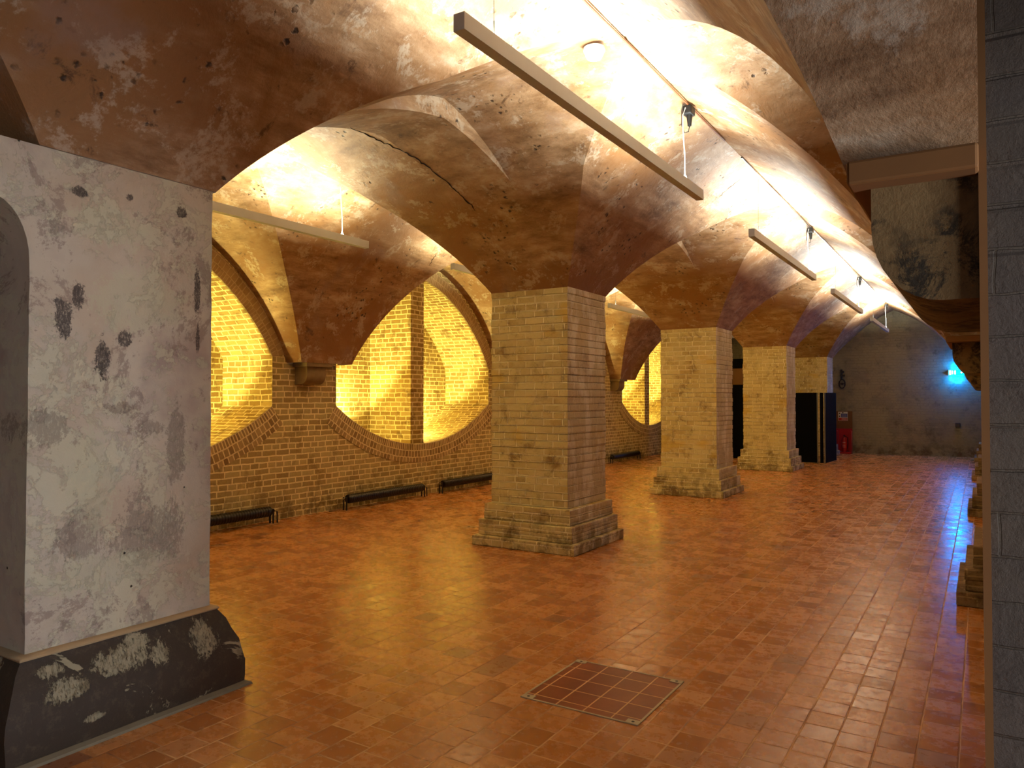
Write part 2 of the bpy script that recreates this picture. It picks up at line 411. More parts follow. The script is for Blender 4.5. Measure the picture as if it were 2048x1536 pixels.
# clip bays past the end wall: keep faces that start before it
def clip(b, y0, y1):
    keep = [i for i, f in enumerate(b.f) if not (min(b.v[j][1] for j in f) > y1 or max(b.v[j][1] for j in f) < y0)]
    b.f = [b.f[i] for i in keep]; b.uv = [b.uv[i] for i in keep]
    used = {}; nv = []; nf = []
    for f in b.f:
        g = []
        for j in f:
            if j not in used: used[j] = len(nv); nv.append(b.v[j])
            g.append(used[j])
        nf.append(tuple(g))
    b.v, b.f = nv, nf
    return b
YB = -2.9
for nm in ('nave', 'aisle'):
    o = clip(vault(nm), YB, YE + .05).build('ceiling', M_VAULT, smooth=28, fixn=False)
    tag(o, kind='structure')
# arcade arches between the pillars: soffit and both faces
def arcade(k):
    b = MB(); yc = YC(k); xa, xb = -4.35, XN1
    vs = [-v for v in reversed(VS[1:])] + VS
    L = []
    soff = [[(xa + (xb - xa) * j / 6, yc + v, RING(v)) for j in range(7)] for v in vs]
    b.grid(soff)
    b.grid([[(xb, yc + v, RING(v)), (xb, yc + v, max(QL(v), RING(v)) + .001)] for v in vs])
    b.grid([[(xa, yc + v, max(QL(v), RING(v)) + .001), (xa, yc + v, RING(v))] for v in vs])
    o = b.build('arcade_arch', M_VAULT, smooth=30)
    return o
ARL = ['brown plastered arch overhead, left of frame beside the nearest plastered pillar', 'wide plastered arch with a crack, between the plastered pillar and nearest brick pillar',
       'plastered arch joining the nearest and second brick pillars', 'plastered arch joining the second and third brick pillars', 'farthest plastered arch, beyond the third brick pillar']
for k in range(-1, 4):
    tag(arcade(k), kind='structure').name = 'trim_%d' % (k + 2)

# ---------------------------------------------------------------- floor and walls
b = MB(); b.box((-9.2, -6, -.2), (4, YE + .3, 0)); tag(b.build('floor', M_FLOOR), kind='structure')

def win_top(v): return circ(v, 1.97, 2.15, 3.6, .6, 2.95)
def win_bot(v):
    R = 3.31; f = lambda s: math.sqrt(R * R - s * s)
    return 1.5 - (f(min(abs(v), 1.97)) - f(1.97))
WV = [1.97 * math.sin(math.pi / 2 * i / 14) for i in range(-14, 15)]
def win_outline(yc):
    top = [(yc + v, win_top(v)) for v in WV]; bot = [(yc + v, win_bot(v)) for v in reversed(WV)]
    return top + bot
WINC = [4.70, 9.79, 14.85, 19.95]
bm = bmesh.new()
def addloop(pts):
    vs = [bm.verts.new((XW, p[0], p[1])) for p in pts]
    return [bm.edges.new((vs[i], vs[(i + 1) % len(vs)])) for i in range(len(vs))]
E = addloop([(YB, 0), (YE, 0), (YE, 4.3), (YB, 4.3)])
for c in WINC: E += addloop(win_outline(c))
bmesh.ops.triangle_fill(bm, use_beauty=True, use_dissolve=False, edges=E, normal=(1, 0, 0))
bmesh.ops.recalc_face_normals(bm, faces=bm.faces)
b = MB()
for f in bm.faces:
    ps = [tuple(v.co) for v in f.verts]
    if f.normal.x < 0: ps.reverse()
    b.quad(ps)
bm.free()
tag(b.build('wall_left', M_WALL, fixn=False), kind='structure')
# window recesses
XB = -8.9
def band(inner, outer, x0):
    """a ring of brick in the plane of the wall: u along the arc, v radial"""
    b = MB(); s = 0; rows = []; uvs = []
    for i, (p, q) in enumerate(zip(inner, outer)):
        if i: s += (math.dist(p, inner[i-1]) + math.dist(q, outer[i-1])) / 2
        w_ = math.dist(p, q); rows.append([(x0, *p), (x0, *q)]); uvs.append([(s, 0), (s, w_)])
    b.grid(rows, uvs)
    b.grid([[(XW - .02, *p), (x0, *p)] for p in inner]); b.grid([[(x0, *q), (XW - .02, *q)] for q in outer])
    return b
def window(n, yc):
    root = empty('window_%d' % (n + 1), (0, 0, 0)); tag(root, kind='structure')
    ol = win_outline(yc); ol2 = ol + [ol[0]]
    b = MB(); s = 0; rows = []; uvs = []
    for i, p in enumerate(ol2):
        if i: s += math.dist(p, ol2[i-1])
        rows.append([(XW + .012, *p), (XB, *p)]); uvs.append([(0, s), (XW - XB, s)])
    b.grid(rows, uvs); b.build('reveal', M_WELL, root, smooth=30)
    b = MB(); b.quad([(XB, yc - 2.1, .7), (XB, yc + 2.1, .7), (XB, yc + 2.1, 3.8), (XB, yc - 2.1, 3.8)]); b.build('back_wall', M_WELL, root)
    b = MB(); b.box((XB, yc - .17, .8), (XW - .1, yc + .17, 3.62)); b.build('mullion', M_WELL, root)
    t0 = [(yc + v, win_top(v)) for v in WV]
    def off(v, w_):
        e = 1e-3; d = (win_top(v + e) - win_top(v - e)) / (2 * e) if abs(v) < 1.96 else (-6 if v > 0 else 6)
        if abs(v) < .05: d = 0
        L = math.hypot(1, d); return (yc + v - d / L * w_, win_top(v) + w_ / L)
    band(t0, [off(v, .24) for v in WV], XW + .012).build('arch_ring', M_RINGPL, root)
    b0 = [(yc + v, win_bot(v)) for v in WV]
    R = 3.31
    def offb(v, w_):
        nz = math.sqrt(R * R - v * v) / R; ny = v / R; return (yc + v + ny * w_, win_bot(v) - nz * w_)
    band(b0, [offb(v, .30) for v in WV], XW + .012).build('sill_ring', M_RING, root)
    return root
for n, c in enumerate(WINC): window(n, c)
# uplighter in each half of each recess
upl = empty('uplighter'); 
MB().lathe([(.05, 0), (.055, .01), (.055, .05), (.045, .06)], n=20).build('housing', M_BLACK, upl)
MB().lathe([(.04, .0601), (.04, .063)], n=20).build('lens', M_LAMP, upl)
first = True
names = ['nearest', 'second', 'third', 'farthest']
for n, c in enumerate(WINC):
    for sy in (-1, 1):
        o = upl if first else copy_tree(upl); first = False
        y = c + (.62 if sy > 0 else -1.35)
        o.location = (XB + .3, y, win_bot(y - c) + .005)
        tag(o, 'small black uplighter on the %s side of the sill of the %s oval window recess' % ('near' if sy < 0 else 'far', names[n]), 'uplighter', 'uplighters in the oval windows')
        ld = bpy.data.lights.new('uplighter_lamp', 'SPOT'); ld.energy = WELL_W; ld.color = WELL_COL
        ld.spot_size = math.radians(145); ld.spot_blend = .25; ld.shadow_soft_size = .04
        lo = bpy.data.objects.new('lamp', ld); C.objects.link(lo); lo.parent = o; lo.location = (0, 0, .09)
        lo.rotation_euler = Vector((-.75, .15, 1)).to_track_quat('-Z', 'Y').to_euler()
        ld = bpy.data.lights.new('uplighter_fill', 'POINT'); ld.energy = WELL_W * .12; ld.color = WELL_COL; ld.shadow_soft_size = .08  # extra point lamp added as general fill in the recess
        lo = bpy.data.objects.new('lamp', ld); C.objects.link(lo); lo.parent = o; lo.location = (0, 0, .16)

b = MB(); b.quad([(XW, YE, 0), (XR + .2, YE, 0), (XR + .2, YE, 4.3), (XW, YE, 4.3)]); tag(b.build('wall_end', M_END), kind='structure')
b = MB(); b.quad([(XR, 2.68, 0), (XR, YE, 0), (XR, YE, 4.3), (XR, 2.68, 4.3)]); tag(b.build('wall_right', M_RIGHT), kind='structure')

# side bay to the right of the camera: unseen wall, window added for cool light
XO = 2.9
b = MB()
for a, c_ in (((XO, YB, 0), (XO + .3, .5, 4.3)), ((XO, 1.4, 0), (XO + .3, 2.7, 4.3)), ((XO, .5, 0), (XO + .3, 1.4, .7)), ((XO, .5, 2.1), (XO + .3, 1.4, 4.3)), ((XR + .95, 2.6, 0), (XO, 2.7, 4.3)), ((XR + .88, YB, 2.15), (XR + 1.0, 1.75, 4.3))): b.box(a, c_)  # last box is a header added to keep window light off the vault
tag(b.build('wall_right', M_RIGHT), kind='structure')
b = MB(); b.quad([(XR + .9, YB, 2.15), (XR + .9, 2.7, 2.15), (XO, 2.7, 2.15), (XO, YB, 2.15)]); tag(b.build('ceiling', M_VAULT), kind='structure')  # low side ceiling, shaped to block window light from the vault
wr = empty('window_5', (XO + .15, .95, .7)); tag(wr, kind='structure')  # unseen window, added to put cool light on the plastered pillar
b = MB()
for z in (0, .45, .9, 1.35): b.box((-.03, -.45, z), (.03, .45, z + .05))
for y in (-.45, -.025, .4): b.box((-.03, y, 0), (.03, y + .05, 1.4))
b.build('window_frame', M_WHITE, wr)
ld = bpy.data.lights.new('added_daylight', 'AREA'); ld.shape = 'RECTANGLE'; ld.size = 1.36; ld.size_y = .85; ld.energy = 44; ld.spread = math.radians(120); ld.color = (.85, .9, 1.0)  # area lamp added in the unseen opening as the cool light source
lo = bpy.data.objects.new('added_daylight', ld); C.objects.link(lo); lo.parent = wr; lo.location = (.12, 0, .7); lo.rotation_euler = (0, math.radians(90), 0)

# ---------------------------------------------------------------- pillars
def coursed(b, x0, x1, y0, y1, za, zb, jit=.005, h=.077, gr=.007):
    n = max(1, round((zb - za) / h)); dz = (zb - za) / n; L = []
    def loop(z, d): return [(x0 - d, y0 - d, z), (x1 + d, y0 - d, z), (x1 + d, y1 + d, z), (x0 - d, y1 + d, z)]
    for i in range(n):
        d = random.uniform(-jit, jit); z = za + i * dz
        L += [loop(z + .001, d - gr), loop(z + .007, d), loop(z + dz - .008, d + random.uniform(-.002, .002)), loop(z + dz - .001, d - gr)]
    b.loops(L)
def brick_pillar(k, label):
    y0, y1 = YS(k), YS(k) + PW
    root = empty('brick_pillar', ((XN0 + XN1) / 2, (y0 + y1) / 2, 0))
    L = Matrix.Translation(-root.location)
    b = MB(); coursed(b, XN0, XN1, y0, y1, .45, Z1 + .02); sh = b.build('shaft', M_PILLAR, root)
    b = MB()
    for e, za, zb in ((.15, 0, .11), (.1, .11, .28), (.055, .28, .45)):
        coursed(b, XN0 - e, XN1 + e, y0 - e, y1 + e, za, zb, .003)
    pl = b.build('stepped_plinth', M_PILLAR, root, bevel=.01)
    for o in (sh, pl): o.matrix_parent_inverse = L
    return tag(root, label, 'pillar', 'brick pillars between nave and aisle')
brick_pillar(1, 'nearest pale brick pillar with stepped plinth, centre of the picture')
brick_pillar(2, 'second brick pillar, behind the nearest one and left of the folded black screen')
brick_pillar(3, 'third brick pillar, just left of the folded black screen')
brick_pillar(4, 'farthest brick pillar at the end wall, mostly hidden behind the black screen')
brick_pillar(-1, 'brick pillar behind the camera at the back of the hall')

# near plastered pillar
y0, y1 = YS(0) - .04, YS(0) + PW - .02
def rough_loops(x0, x1, ya, yb, zs, amp, seg=.09):
    L = []
    for z, e in zs:
        pts = []
        a, bb, c, d = (x0 - e, ya - e), (x1 + e, ya - e), (x1 + e, yb + e), (x0 - e, yb + e)
        for p, q in ((a, bb), (bb, c), (c, d), (d, a)):
            n = int(max(2, math.dist(a, bb) / seg))
            for i in range(10):
                t = i / 10; pts.append((p[0] + (q[0] - p[0]) * t + random.uniform(-amp, amp), p[1] + (q[1] - p[1]) * t + random.uniform(-amp, amp), z))
        L.append(pts)
    return L
root = empty('plastered_pillar', ((XN0 + XN1) / 2, (y0 + y1) / 2, 0)); inv = Matrix.Translation(-root.location)
b = MB(); b.loops(rough_loops(XN0, XN1, y0, y1, [(z, 0) for z in [.42 + i * (Z1 - .42) / 22 for i in range(23)]], .0025)); s1 = b.build('shaft', M_OLD, root, smooth=50)
b = MB(); b.loops(rough_loops(XN0, XN1, y0, y1, [(0, .13), (.06, .135), (.14, .135), (.2, .125), (.26, .11), (.32, .085), (.38, .06), (.425, .03), (.435, .03)], .004)); s2 = b.build('battered_plinth', M_BLK, root, smooth=50)
b = MB(); b.loops(rough_loops(XN0, XN1, y0, y1, [(.43, .035), (.437, .038), (.446, .03), (.452, .004)], .002)); s3 = b.build('plinth_fillet', M_GROUT, root, smooth=40)
q = [(y0 + .05, Z1)] + [(y0 - .17, Z1), (y0 - .17, 2.5)] + [(y0 - .17 * (1 - math.sin(a)), 2.5 - .28 * (1 - math.cos(a))) for a in [math.pi / 2 * i / 8 for i in range(1, 9)]] + [(y0 + .05, 2.2)]
b = MB(); b.extrude(q, 0, XN0, XN1); s4 = b.build('corbel', M_OLD, root, smooth=30)
b = MB(); b.loops([[(XN0 - e, y0 - e, z), (XN1 + e, y0 - e, z), (XN1 + e, y1 + e, z), (XN0 - e, y1 + e, z)] for z, e in ((0.001, .165), (.012, .16), (.022, .135))]); s5 = b.build('mortar_skirt', plain('grey mortar', (120, 112, 92), .9), root)
for o in (s1, s2, s3, s4, s5): o.matrix_parent_inverse = inv
s2['label'] = 'black painted plinth with flaking patches'
tag(root, 'large grey plastered pillar with peeling black plinth, left foreground', 'pillar')

# right-hand responds: near pier, plinths and corbels
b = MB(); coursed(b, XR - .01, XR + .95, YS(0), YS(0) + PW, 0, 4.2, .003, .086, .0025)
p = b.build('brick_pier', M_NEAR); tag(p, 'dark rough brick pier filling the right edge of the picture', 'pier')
b = MB(); b.box((XR - .021, YS(0) - .012, 0), (XR - .007, YS(0) + .02, 4.2))
e = b.build('plaster_edge', M_LEDGE, p); e['label'] = 'ochre plaster strip along the corner'
RL = ['nearest', 'second', 'third', 'farthest']
for k in range(1, 5):
    b = MB(); y0, y1 = YS(k), YS(k) + PW
    for e, za, zb in ((.18, 0, .11), (.125, .11, .28), (.07, .28, .45)):
        coursed(b, -e, XR - .012, y0 - e * .9, y1 + e * .9 if y1 + e < YE else YE - .005, za, zb, .003)
    o = b.build('stepped_plinth', M_RIGHT, bevel=.01)
    tag(o, '%s stepped brick plinth at the foot of the right wall' % RL[k - 1], 'plinth', 'stepped plinths along the right wall')
def corbel_right(k, label):
    y0, y1 = YS(k), YS(k) + PW
    root = empty('stone_corbel', (XR, (y0 + y1) / 2, 1.8)); inv = Matrix.Translation(-root.location)
    xb = -.195
    pr_ = [(0, 2.045), (xb, 2.045), (xb, 1.96)] + [(xb + .13 * (1 - math.cos(a)), 1.96 - .16 * math.sin(a)) for a in [math.pi / 2 * i / 8 for i in range(1, 9)]] + [(0, 1.80)]
    b = MB(); b.extrude(pr_, 1, y0 + (.04 if k else 0), min(y1 - .04, YE)); o1 = b.build('bracket', M_STONE, root, smooth=30)
    b = MB(); b.box((-.235, y0 - .06, 2.045), (0, min(y1 + .06, YE), 2.095)); o2 = b.build('ledge', M_LEDGE, root, bevel=.006)
    for o in (o1, o2): o.matrix_parent_inverse = inv
    return tag(root, label, 'corbel', 'stone corbels on the right side')
corbel_right(0, 'large rounded stone corbel with black stains, upper right beside the dark pier')
corbel_right(1, 'second rounded stone corbel on the right, just below the big stained one')
corbel_right(2, 'third stone corbel on the right wall, tucked under the second')
corbel_right(3, 'fourth stone corbel on the right wall, farthest one in sight')
corbel_right(4, 'stone corbel in the corner of the right wall and the end wall')
def corbel_left(yc, label):
    root = empty('wall_corbel', (XW, yc, 1.8)); inv = Matrix.Translation(-root.location)
    pr_ = [(XW, 2.03), (XW + .24, 2.03), (XW + .24, 1.92)] + [(XW + .24 - .12 * (1 - math.cos(a)), 1.92 - .13 * math.sin(a)) for a in [math.pi / 2 * i / 8 for i in range(1, 9)]] + [(XW, 1.79)]
    b = MB(); b.extrude(pr_, 1, yc - .18, yc + .16); o1 = b.build('bracket', M_STONE2, root, smooth=30, bevel=.006)
    b = MB(); b.box((XW, yc - .22, 2.028), (XW + .28, yc + .24, 2.085)); o2 = b.build('ledge', M_STONE2, root, bevel=.008)
    b = MB(); b.box((XW, yc + .24, 2.035), (XW + .1, yc + .42, 2.075)); o3 = b.build('string_course', M_STONE2, root)
    for o in (o1, o2, o3): o.matrix_parent_inverse = inv
    tag(root, label, 'corbel', 'stone corbels on the left wall')
M_STONE2 = plain('pale corbel stone', (150, 128, 88), .8, nz=.3)
corbel_left(7.24, 'small stone corbel between the two nearest oval windows')
corbel_left(12.38, 'small stone corbel seen just right of the nearest brick pillar')
corbel_left(17.45, 'small stone corbel on the left wall hidden behind the second brick pillar')
corbel_left(2.1, 'small stone corbel hidden behind the plastered pillar')

# ---------------------------------------------------------------- lamps
def fixture(label, x, y0, y1, power, colr, ridge=4.1, group='long suspended uplights'):
    zb, zt = 3.36, 3.445; yc = (y0 + y1) / 2
    root = empty('suspended_uplight', (x, yc, zb)); inv = Matrix.Translation(-root.location)
    parts = []
    W = .032
    b = MB()   # open-topped channel
    prf = [(-W, zb), (W, zb), (W, zt), (W - .004, zt), (W - .004, zt - .02), (-W + .004, zt - .02), (-W + .004, zt), (-W, zt)]
    b.loops([[(x + p[0], y, p[1]) for p in prf] for y in (y0, y1)])
    parts.append(b.build('housing', M_ALU, root))
    for y, s in ((y0, -1), (y1, 1)):
        b = MB(); b.box((x - W, min(y, y + s * .004), zb), (x + W, max(y, y + s * .004), zt)); parts.append(b.build('end_cap', M_ALU, root))
    b = MB(); b.box((x - W + .004, y0 + .02, zt - .02), (x + W - .004, y1 - .02, zt - .012)); parts.append(b.build('diffuser', M_LAMP, root))
    ya, yb = y0 + .3, y1 - .4
    b = MB(); b.tube([(x, ya, zt - .01), (x, ya, zt + .09)], .005, 8); b.tube([(x, ya, zt + .09), (x, ya, ridge)], .0018, 6); b.tube([(x - W + .004, ya - .0, zt - .012), (x, ya, zt + .03), (x + W - .004, ya, zt - .012)], .002, 6)
    parts.append(b.build('suspension_wire', M_WIRE, root))
    b = MB(); b.tube([(x, yb, zt), (x, yb, zt + .2), (x - .01, yb - .01, zt + .4), (x - .01, yb - .02, ridge - .12), (x, yb + .02, ridge - .04)], .005, 8)
    b.tube([(x - W + .006, yb, zt - .01), (x, yb, zt + .05), (x + W - .006, yb, zt - .01)], .003, 6)
    parts.append(b.build('power_flex', M_CABLEW, root))
    for o in parts: o.matrix_parent_inverse = inv
    ld = bpy.data.lights.new('uplight_lamp', 'AREA'); ld.shape = 'RECTANGLE'; ld.size = .05; ld.size_y = y1 - y0 - .06
    ld.energy = power; ld.color = colr
    lo = bpy.data.objects.new('lamp', ld); C.objects.link(lo); lo.parent = root; lo.location = (0, 0, zt - zb + .002); lo.rotation_euler = (math.pi, 0, 0)
    tag(root, label, 'light', group)
    return root
FN = [(2.88, 6.5), (8.26, 11.85), (13.5, 17.05), (18.75, 22.2)]
LN = ['long grey suspended uplight nearest the camera, top centre', 'second suspended uplight of the nave row, above and right of the second brick pillar',
      'third suspended uplight of the nave row, smaller and farther along the ridge', 'farthest suspended uplight in front of the arched end wall']
for (a, c_), l in zip(FN, LN): fixture(l, CN, a, c_, NAVE_W, NAVE_COL)
FA = [(2.95, 6.53), (8.22, 11.8), (13.3, 16.9), (18.4, 21.9)]
LA = ['suspended uplight in the side aisle, half hidden behind the plastered pillar', 'aisle uplight peeking out left of the nearest brick pillar near the oval window',
      'aisle uplight seen between the nearest and second brick pillars', 'aisle uplight at the far end, hidden behind the pillars']
for i, ((a, c_), l) in enumerate(zip(FA, LA)): fixture(l, CA, a, c_, AISLE_W if i < 3 else 12, AISLE_COL)
# ridge cable with sockets
ys = [i * .3 for i in range(-5, 65)]
def ridge_z(y): return TOP - .03
b = MB(); b.tube([(CN + .02, y, ridge_z(y) + random.uniform(-.004, .004)) for y in ys if y < 7.5], .008, 8)
o = b.build('ridge_cable', M_CABLEB, smooth=True); tag(o, 'brown power cable running along the ridge of the nave vault', 'cable')
b = MB(); b.tube([(CN + .02, y, ridge_z(y) + random.uniform(-.008, .004)) for y in ys if 7.6 < y < 23.0], .008, 8)
o = b.build('ridge_conduit', M_WIRE, smooth=True); tag(o, 'grey cable continuing along the far part of the vault ridge', 'cable')
for i, (a, c_) in enumerate(FN):
    y = c_ - .32; root = empty('ceiling_socket', (CN, y, TOP - .1)); inv = Matrix.Translation(-root.location)
    b = MB(); b.box((CN - .03, y - .06, TOP - .11), (CN + .05, y + .05, TOP - .035)); o1 = b.build('socket_box', M_BLACK, root, bevel=.01)
    b = MB(); b.tube([(CN + .015, y, TOP - .11), (CN + .015, y, TOP - .2)], [.026, .016], 14); o2 = b.build('plug', M_BLACK, root)
    b = MB(); b.tube([(CN + .015, y, TOP - .2), (CN + .01, y - .01, TOP - .25), (CN - .02, y - .03, TOP - .26), (CN - .035, y - .05, TOP - .2), (CN - .03, y - .07, TOP - .08), (CN, y - .12, TOP - .05)], .005, 8); o3 = b.build('flex_loop', M_WIRE, root, smooth=True)
    for o in (o1, o2, o3): o.matrix_parent_inverse = inv
    tag(root, 'black ceiling socket and plug above the far end of the %s nave uplight' % ['nearest', 'second', 'third', 'farthest'][i], 'socket', 'sockets on the vault ridge')
root = empty('smoke_detector', (-2.3, 4.77, 4.03)); 
MB().lathe([(.075, .05), (.078, .03), (.07, .015)], n=28).build('base', M_WHITE, root)
MB().lathe([(.058, .02), (.064, .0), (.05, -.025), (.03, -.03)], n=28).build('sensor_dome', M_WHITE, root)
tag(root, 'round white smoke detector on the vault beside the ridge cable', 'smoke detector')
b = MB(); b.tube([(CA + .12, 6.3, 4.02), (CA + .12, 6.3, 3.96), (CA + .15, 6.32, 3.93), (CA + .17, 6.34, 3.97)], .008, 8)
tag(b.build('iron_hook', M_IRON), 'small curled hook on the aisle vault beside the uplight flex', 'hook')

# ---------------------------------------------------------------- access cover
HX0, HX1, HY0, HY1 = -2.11, -1.44, 3.46, 4.13
root = empty('access_cover', ((HX0 + HX1) / 2, (HY0 + HY1) / 2, 0)); inv = Matrix.Translation(-root.location)
b = MB()
for x in (HX0, HX1 - .008): b.box((x - .003, HY0, 0), (x + .009, HY1, .004))
for y in (HY0, HY1 - .008): b.box((HX0, y - .003, 0), (HX1, y + .009, .004))
o1 = b.build('frame', M_BRASSY, root); ps = [o1]
for x in (HX0, HX1 - .07):
    for y in (HY0, HY1 - .045):
        b = MB(); b.box((x, y, .001), (x + .07, y + .045, .0055)); c_ = b.build('corner_plate', M_BRASSY, root); ps.append(c_)
        b = MB(); b.lathe([(.008, 0), (.008, .0008)], (x + .035, y + .022, .0055), 12); d_ = b.build('key_hole', M_IRON, c_); ps.append(d_)
t = NT('access cover tiles'); sx = t.n('ShaderNodeSeparateXYZ'); t.l(t.pos, sx.inputs[0])
def fr(o_, off): 
    f = t.math('FRACT', t.math('DIVIDE', t.math('ADD', o_, off), .157)); return t.math('MINIMUM', f, t.math('SUBTRACT', 1.0, f))
j = t.math('SUBTRACT', 1.0, t.step(t.math('MINIMUM', fr(sx.outputs[0], 2.06), fr(sx.outputs[1], -3.53 + .157 * 30)), .016, .036))
c_ = t.mix(t.step(t.noise(2.5), .4, .6), (122, 58, 32), (138, 72, 40)); c_ = t.mix(t.math('MULTIPLY', j, .9), c_, (222, 176, 120))
M_HATCH = t.done(c_, .36, t.math('MULTIPLY', j, -1.0), .4, .005, spec=.5)
b = MB(); b.box((HX0 + .008, HY0 + .008, 0.0), (HX1 - .008, HY1 - .008, .0025)); ps.append(b.build('tiled_lid', M_HATCH, root))
for o in ps:
    if o.parent == root: o.matrix_parent_inverse = inv
tag(root, 'square tiled access cover with metal corner plates set in the floor', 'access cover')
for o in ps:
    if o.name.startswith('key_hole'): o.matrix_parent_inverse = Matrix.Identity(4)

# ---------------------------------------------------------------- radiators
def radiator(y0, y1, label):
    xr = XW + .16; zc = .155; root = empty('tube_radiator', (xr, (y0 + y1) / 2, 0)); inv = Matrix.Translation(-root.location); ps = []
    b = MB(); n = int((y1 - y0 - .16) / .02); pts = []; rs = []
    for i in range(n + 1):
        y = y0 + .08 + (y1 - y0 - .16) * i / n; pts += [(xr, y, zc), (xr, y + .008, zc)]; rs += [.066, .066] if i % 2 else [.060, .060]
    b.tube([(xr, y0 + .07, zc)] + pts + [(xr, y1 - .06, zc)], [.05] + rs + [.05], 18); ps.append(b.build('finned_tube', M_RAD, root, smooth=40))
    for y, s in ((y0, 1), (y1, -1)):
        b = MB(); b.tube([(xr + .03, y + s * .03, 0), (xr + .03, y + s * .03, zc + .03), (xr - .03, y + s * .03, zc + .03), (xr - .03, y + s * .03, 0)], .011, 10); ps.append(b.build('foot', M_RAD, root))
        b = MB(); b.tube([(xr + .0, y + s * .0, zc + .01), (xr, y + s * .08, zc + .01)], [.016, .022], 12); ps.append(b.build('valve', M_CHROME, root, smooth=30))
    b = MB(); b.tube([(xr + .02, y1, zc), (xr + .02, y1 + .04, zc - .01), (xr + .02, y1 + .045, 0)], .009, 8); ps.append(b.build('supply_pipe', M_RAD, root, smooth=True))
    for o in ps: o.matrix_parent_inverse = inv
    tag(root, label, 'radiator', 'low black radiators along the left wall')
radiator(4.75, 6.58, 'low black radiator just right of the plastered pillar')
radiator(7.83, 9.66, 'low black radiator under the near half of the middle oval window')
radiator(10.08, 11.95, 'low black radiator ending behind the nearest brick pillar')
radiator(14.5, 16.35, 'low black radiator of which only an end shows right of the nearest brick pillar')
radiator(16.95, 18.75, 'low black radiator between the nearest and second brick pillars')

# ---------------------------------------------------------------- far end furniture
def screen(pts, h, label, name='folding_screen', strips=True, segs=None):
    root = empty(name, (pts[0][0], pts[0][1], 0)); inv = Matrix.Translation(-root.location); ps = []
    for (xa, ya), (xb, yb) in (segs or zip(pts, pts[1:])):
        d = Vector((xb - xa, yb - ya)).normalized(); n = Vector((-d.y, d.x)) * .018; g = d * .045
        g = g if math.dist((xa, ya), (xb, yb)) > .3 else g * .2; p = [(xa + g.x, ya + g.y), (xb - g.x, yb - g.y)]
        q = [(p[0][0] - n.x, p[0][1] - n.y), (p[1][0] - n.x, p[1][1] - n.y), (p[1][0] + n.x, p[1][1] + n.y), (p[0][0] + n.x, p[0][1] + n.y)]
        b = MB(); b.loops([[(x, y, z) for x, y in q] for z in (.015, h)]); ps.append(b.build('panel', M_SCREEN, root))
        if strips and math.dist((xa, ya), (xb, yb)) > .3:
            for (x, y), s in ((p[0], -1), (p[1], 1)):
                x -= d.x * -s * .012; y -= d.y * -s * .012
                b = MB(); b.tube([(x, y, 0), (x, y, h)], .016, 10); ps.append(b.build('edge_profile', M_STRIP, root, smooth=True))
    for o in ps: o.matrix_parent_inverse = inv
    return tag(root, label, 'screen')
screen([(-4.62, 19.85), (-3.36, 19.72), (-3.22, 20.9)], 1.74, 'folded black screen with grey edge strips, in front of the farthest pillar', segs=[((-4.62, 19.85), (-3.41, 19.72)), ((-3.39, 19.72), (-3.30, 19.71)), ((-3.28, 19.72), (-3.2, 20.9))])
screen([(-7.62, 19.95), (-6.0, 19.95)], 1.97, 'black screen standing in the aisle beyond the oval window', strips=False, name='aisle_screen')
root = empty('tall_partition', (-5.4, 20.3, 0)); inv = Matrix.Translation(-root.location)
b = MB(); b.box((-5.98, 20.2, 0), (-4.75, 20.26, 2.66)); o1 = b.build('panel', M_SCREEN, root)
b = MB(); b.box((-5.9, 20.19, 1.97), (-5.3, 20.2, 2.4)); o2 = b.build('brown_pane', M_BROWN, root); o2['label'] = 'dull brown rectangular pane'
for o in (o1, o2): o.matrix_parent_inverse = inv
tag(root, 'tall black partition with a brown pane, seen between second and third brick pillars', 'partition')

# fire point
fx0, fx1, fy = -3.98, -3.2, 23.69
root = empty('fire_point_stand', ((fx0 + fx1) / 2, fy, 0)); inv = Matrix.Translation(-root.location); ps = []
b = MB(); b.box((fx0, fy + .08, 0), (fx1, fy + .14, .72)); b.box((fx0, fy - .12, 0), (fx1, fy + .08, .05))
for x in (fx0, (fx0 + fx1) / 2 - .02, fx1 - .04): b.box((x, fy - .1, .05), (x + .04, fy + .08, .72 if x == fx0 else .66))
ps.append(b.build('moulded_base', M_RED, root, bevel=.008))
b = MB(); b.box((fx0 + .0, fy + .1, .72), (fx1, fy + .12, 1.23)); ps.append(b.build('back_board', M_BROWN, root))
for o in ps: o.matrix_parent_inverse = inv
tag(root, 'red fire point stand with a brown backboard against the end wall', 'fire point')
for i, xs in enumerate((fx1 - .25, fx1 - .57)):
    r = empty('fire_notice', (xs, fy + .095, 1.08)); o = []
    b = MB(); b.box((-.13, -.003, -.13), (.13, .002, .13)); b.build('notice_plate', M_SIGNW, r)
    b = MB()
    b.box((-.05, -.005, -.03), (.12, -.0032, .075)); b.build('blue_panel', M_SIGNB, r)
    b = MB(); b.box((-.12, -.005, -.12), (.12, -.0032, -.045)); b.build('red_panel', M_SIGNR, r)
    b = MB()
    for z in (.05, .025, 0, -.06, -.08, -.1): b.box((-.035, -.0062, z - .004), (.105, -.0052, z + .002))
    b.build('print_lines', M_SIGNW, r)
    for (cx_, cz_) in ((-.09, .085), (0, .105), (-.09, .0)): MB().tube([(cx_, -.0052, cz_), (cx_, -.0032, cz_)], .018, 16).build('round_symbol', M_BLACK, r)
    tag(r, ['right-hand blue and red fire notice on the brown board', 'left-hand blue and red fire notice, partly behind the black screen'][i], 'notice', 'fire notices')
